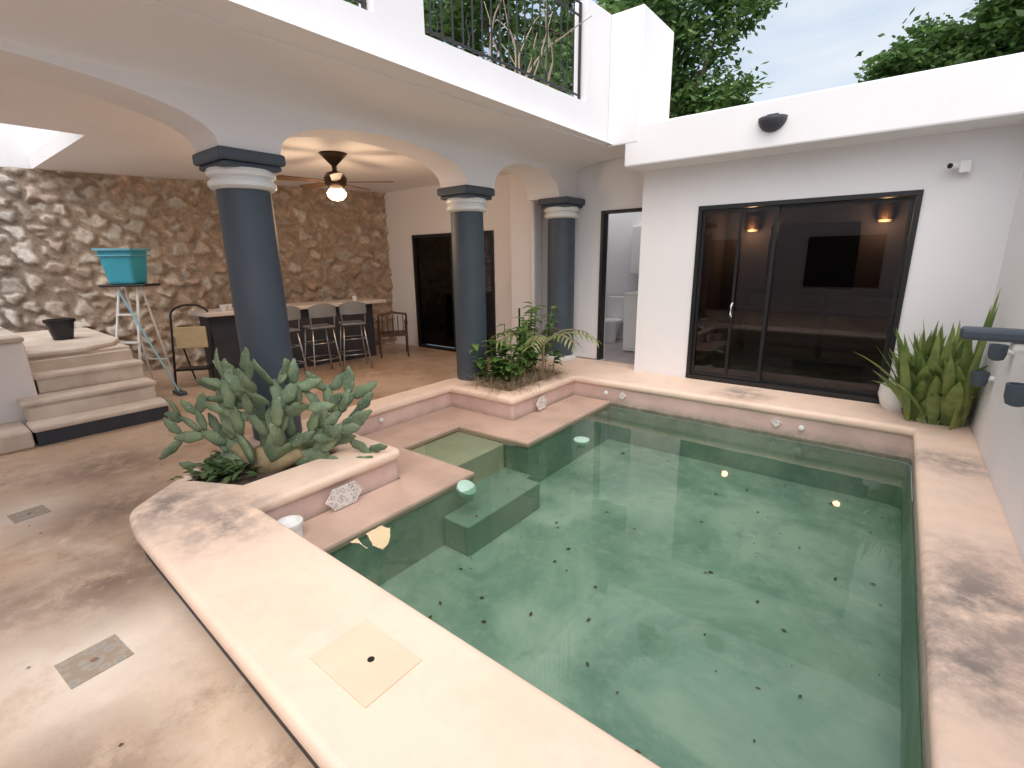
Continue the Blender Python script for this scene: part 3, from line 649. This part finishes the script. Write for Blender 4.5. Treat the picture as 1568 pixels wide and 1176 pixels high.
mm.obj("pads",CACT,cac,smooth=True)
mm=M(); mm.tube([c0,c0+Vector((0,0,.2))],[.10,.06],10); mm.tube([c0,c0+R0*.28+Vector((0,0,.16))],[.08,.05],10); mm.tube([c0,c0-R0*.22+Vector((0,0,.22))],[.08,.05],10); mm.obj("trunk",mat("cactus_trunk",(.33,.25,.14),(.24,.19,.11),12,.9,.3),cac,smooth=True)

def blade(m_,b,d,L,w,bend,nseg=5,fold=.25):
    b=Vector(b); d=Vector(d).normalized(); side=d.cross(Vector((0,0,1)))
    if side.length<.05: side=Vector((1,0,0))
    side=(side.normalized()+Vector((random.uniform(-.5,.5),random.uniform(-.5,.5),0))).normalized(); p=b.copy(); v=[];f=[]
    for i in range(nseg+1):
        t=i/nseg
        ww=w*.5*max(0,math.sin(math.pi*(.15+.85*t)))
        v+=[p-side*ww+Vector((0,0,ww*fold)),p,p+side*ww+Vector((0,0,ww*fold))]
        d=(d+Vector((0,0,-bend/nseg))).normalized(); p=p+d*L/nseg
    for i in range(nseg): k=i*3; f+=[(k,k+1,k+4,k+3),(k+1,k+2,k+5,k+4)]
    m_.add(v,f)
random.seed(5)
gc=E("succulent_groundcover"); mm=M()
for i in range(180):
    x=-3.86+random.gauss(0,.12); y=1.34+random.gauss(0,.11); z=-.06+random.uniform(0,.08); an=random.uniform(0,6.3)
    blade(mm,(x,y,z),(math.cos(an),math.sin(an),.8),.085,.05,.6,3)
mm.obj("leaves",leafmat("succulent_green",(.04,.08,.03),(.09,.14,.05),.1,8),gc,smooth=True,recalc=False)
p2=E("leafy_planter_shrub"); mm=M(); br=M()
for i in range(30):
    x0=random.uniform(-3.95,-3.5); y0=random.uniform(4.4,5.4); h=random.uniform(.35,.90); lx,ly=random.uniform(-.18,.18),random.uniform(-.18,.18)
    if y0<4.7: h*=.7
    br.tube([(x0,y0,-.05),(x0+lx*.5,y0+ly*.5,h*.5),(x0+lx,y0+ly,h)],.006,5)
    for k in range(18):
        t=random.uniform(.2,1.05); an=random.uniform(0,6.3)
        blade(mm,(x0+lx*t,y0+ly*t,h*t),(math.cos(an),math.sin(an),random.uniform(0,.7)),random.uniform(.09,.19),random.uniform(.055,.10),.7,4)
mm.obj("leaves",PLANT,p2,smooth=True,recalc=False); br.obj("stems",PLANT,p2)
p3=E("dry_grass"); mm=M()
for i in range(1500):
    x=random.uniform(-4.0,-3.34) + random.gauss(0,.03); y=random.uniform(4.2,5.3); an=random.uniform(0,6.3)
    blade(mm,(x,y,-.03),(math.cos(an),math.sin(an),random.uniform(.4,1.6)),random.uniform(.15,.45),.007,random.uniform(.5,1.8),4)
mm.obj("blades",DRY,p3,recalc=False)
p4=E("small_palm"); mm=M(); bs=Vector((-3.45,5.05,.42)); br=M(); br.tube([(-3.5,5.1,-.05),(-3.45,5.05,.44)],.015)
for i in range(8):
    an=i*.8+.3; d=Vector((math.cos(an)*.6,math.sin(an)*.6,1)).normalized(); p=bs.copy(); pts=[p.copy()]
    for k in range(10):
        d=(d+Vector((math.cos(an)*.09,math.sin(an)*.09,-.14))).normalized(); p=p+d*.072; pts.append(p.copy())
        if k>1:
            sd_=d.cross(Vector((0,0,1))).normalized()
            for sg in (-1,1): blade(mm,p,(sd_*sg+d*.8),.17,.028,.7,3)
    br.tube(pts,.006,5)
mm.obj("fronds",leafmat("palm_green",(.18,.25,.08),(.33,.35,.14),.2,6),p4,recalc=False); br.obj("stems",DRY,p4)
sk_=E("garden_stake"); mm=M(); mm.tube([(-3.95,5.2,-.05),(-3.95,5.2,.86)],.013); mm.obj("rod",IRON,sk_)
sw=E("snake_plant"); mm=M()
for i in range(190):
    x=random.uniform(.24,.62); y=random.uniform(5.58,6.02); an=random.uniform(0,6.3); k=random.uniform(.05,.75)
    dx=math.cos(an)*k; dy=math.sin(an)*k
    if x>.42: dx=-abs(dx)*.6 if random.random()<.8 else .06
    if y>5.75: dy=-abs(dy)
    blade(mm,(x,y,.0),(dx,dy,1),random.uniform(.42,.98),random.uniform(.075,.115),random.uniform(.1,1.0),6,.5)
for (x,y,dx,dy,L) in ((.58,5.55,.05,-.10,1.25),(.55,5.5,.08,-.16,1.15),(.60,5.6,.02,-.1,1.1)):
    blade(mm,(x,y,-.0),(dx,dy,1),L,.08,.1,6,.5)
mm.obj("leaves",SWORD,sw,smooth=True,recalc=False)
mm=M(); mm.lathe((.44,5.82,.0),[(.22,0),(.24,.06),(.0,.07)],24); mm.obj("soil_mound",SOIL,sw)
wp=E("white_planter_bowl"); mm=M(); mm.lathe((.16,5.94,0.0),[(.10,0),(.13,.05),(.16,.15),(.15,.24),(.13,.25),(.12,.20),(.0,.20)],24); mm.obj("bowl",WPAINT,wp,smooth='auto')

# ---------------- trees ----------------
def tree(name,x,y,h,crowns,nleaf,mt,seed,ls=.19):
    random.seed(seed); e=E(name); t=M(); base=Vector((x,y,FZ)); lv=M()
    t.tube([base,base+Vector((.1,.05,h*.45)),Vector((x,y,h*.8))],[.22,.17,.08],10)
    tot=sum(c[3]**2 for c in crowns)
    for (cx,cy,cz,r_) in crowns:
        c=Vector((cx,cy,cz)); st_=Vector((x,y,h*random.uniform(.4,.6)))
        t.tube([st_,st_.lerp(c,.5)+Vector((0,0,.25)),c],[.09,.05,.02],7)
        nc=int(14+9*r_); clumps=[]
        for k in range(nc):
            d=Vector((random.gauss(0,1),random.gauss(0,1),random.gauss(0,1))).normalized()*r_*random.uniform(.35,1.05); d.z*=.8
            clumps.append(c+d); t.tube([c,c+d*.95],[.02,.006],4)
        per=int(nleaf*r_**2/tot/nc)
        for q in clumps:
            cr=random.uniform(.25,.45)*min(r_,1.3)
            for k in range(per):
                o_=q+Vector((random.gauss(0,cr*.5),random.gauss(0,cr*.5),random.gauss(0,cr*.38)))
                an=random.uniform(0,6.3); d=Vector((math.cos(an),math.sin(an),random.uniform(-.9,.5))).normalized()
                sd_=d.cross(Vector((random.gauss(0,1),random.gauss(0,1),random.gauss(0,1)))).normalized(); L=ls*random.uniform(.6,1.2); w=L*.24
                lv.add([o_,o_+d*L*.5+sd_*w,o_+d*L,o_+d*L*.5-sd_*w],[(0,1,2,3)])
    t.obj("trunk_and_limbs",BARK,e,smooth=True); lv.obj("foliage",mt,e,recalc=False)
tree("courtyard_tree",-8.3,10.5,6.0,[(-8.5,10,5.3,1.6),(-7.3,9.7,4.6,1.3),(-6.6,10.6,6.3,1.6),(-9.4,8.7,6.2,1.5),(-7.8,9,7.2,1.4),(-5.9,9.8,5.0,1.0),(-10,7.5,6.8,1.4)],26000,FOL,1)
tree("courtyard_tree",-5.0,12.6,7.0,[(-5.4,12.4,6.8,1.4),(-4.6,12.9,5.6,1.2),(-4.9,12.4,8.2,1.3),(-5.8,12,5.4,1.2),(-3.9,13,7.0,.8),(-4.0,12.9,4.6,1.0),(-4.3,12.9,8.0,.8)],24000,FOL,2)
tree("courtyard_tree",1.2,16.0,5.2,[(-1.4,15.8,5.1,.6),(-.7,15.6,5.4,.8),(.1,15.5,5.8,.9),(1.0,15.4,6.0,1.0),(1.9,15.3,6.4,1.0)],18000,FOL,3)
tree("courtyard_tree",4.5,15.0,6.5,[(2.6,14.4,6.7,.9),(3.4,14.6,7.1,1.2),(4.3,14.0,7.5,1.3)],10000,FOL2,4)

# ---------------- world & sun ----------------
w=D.worlds.new("World"); scene.world=w; w.use_nodes=True; nt=w.node_tree; bg=nt.nodes['Background']
el=math.radians(60); az=math.radians(150)
sd3=Vector((math.sin(az)*math.cos(el),math.cos(az)*math.cos(el),math.sin(el)))
sky=N(nt,'ShaderNodeTexSky'); sky.sky_type='NISHITA'; sky.sun_disc=False; sky.sun_elevation=el; sky.sun_rotation=az; sky.air_density=1.2; sky.dust_density=2
tc=N(nt,'ShaderNodeTexCoord'); mp_=N(nt,'ShaderNodeMapping'); mp_.inputs['Scale'].default_value=(1,1,2.5); nt.links.new(tc.outputs['Generated'],mp_.inputs[0])
cf=ramp(nt,noisef(nt,mp_.outputs[0],2.2,7,.55,.3),[(.42,.2),(.66,.85)])
cc=mix(nt,cf,mix(nt,.55,sky.outputs[0],(3.5,4.9,6.6)),(5.9,6.2,6.6))
dt=N(nt,'ShaderNodeVectorMath',operation='DOT_PRODUCT'); nt.links.new(tc.outputs['Generated'],dt.inputs[0]); dt.inputs[1].default_value=sd3
mr=N(nt,'ShaderNodeMapRange'); mr.interpolation_type='SMOOTHSTEP'; nt.links.new(dt.outputs['Value'],mr.inputs[0]); mr.inputs[1].default_value=.42; mr.inputs[2].default_value=1.0; mr.inputs[3].default_value=0; mr.inputs[4].default_value=1
cc=mix(nt,mr.outputs[0],cc,(20.,19.3,18.6))
nt.links.new(cc,bg.inputs[0]); bg.inputs[1].default_value=.15
sl=D.lights.new("sun",'SUN'); sl.energy=.85; sl.angle=math.radians(40); sl.color=(1,.95,.90); so=D.objects.new("sun",sl); col.objects.link(so)
so.rotation_euler=(-sd3).to_track_quat('-Z','Y').to_euler()
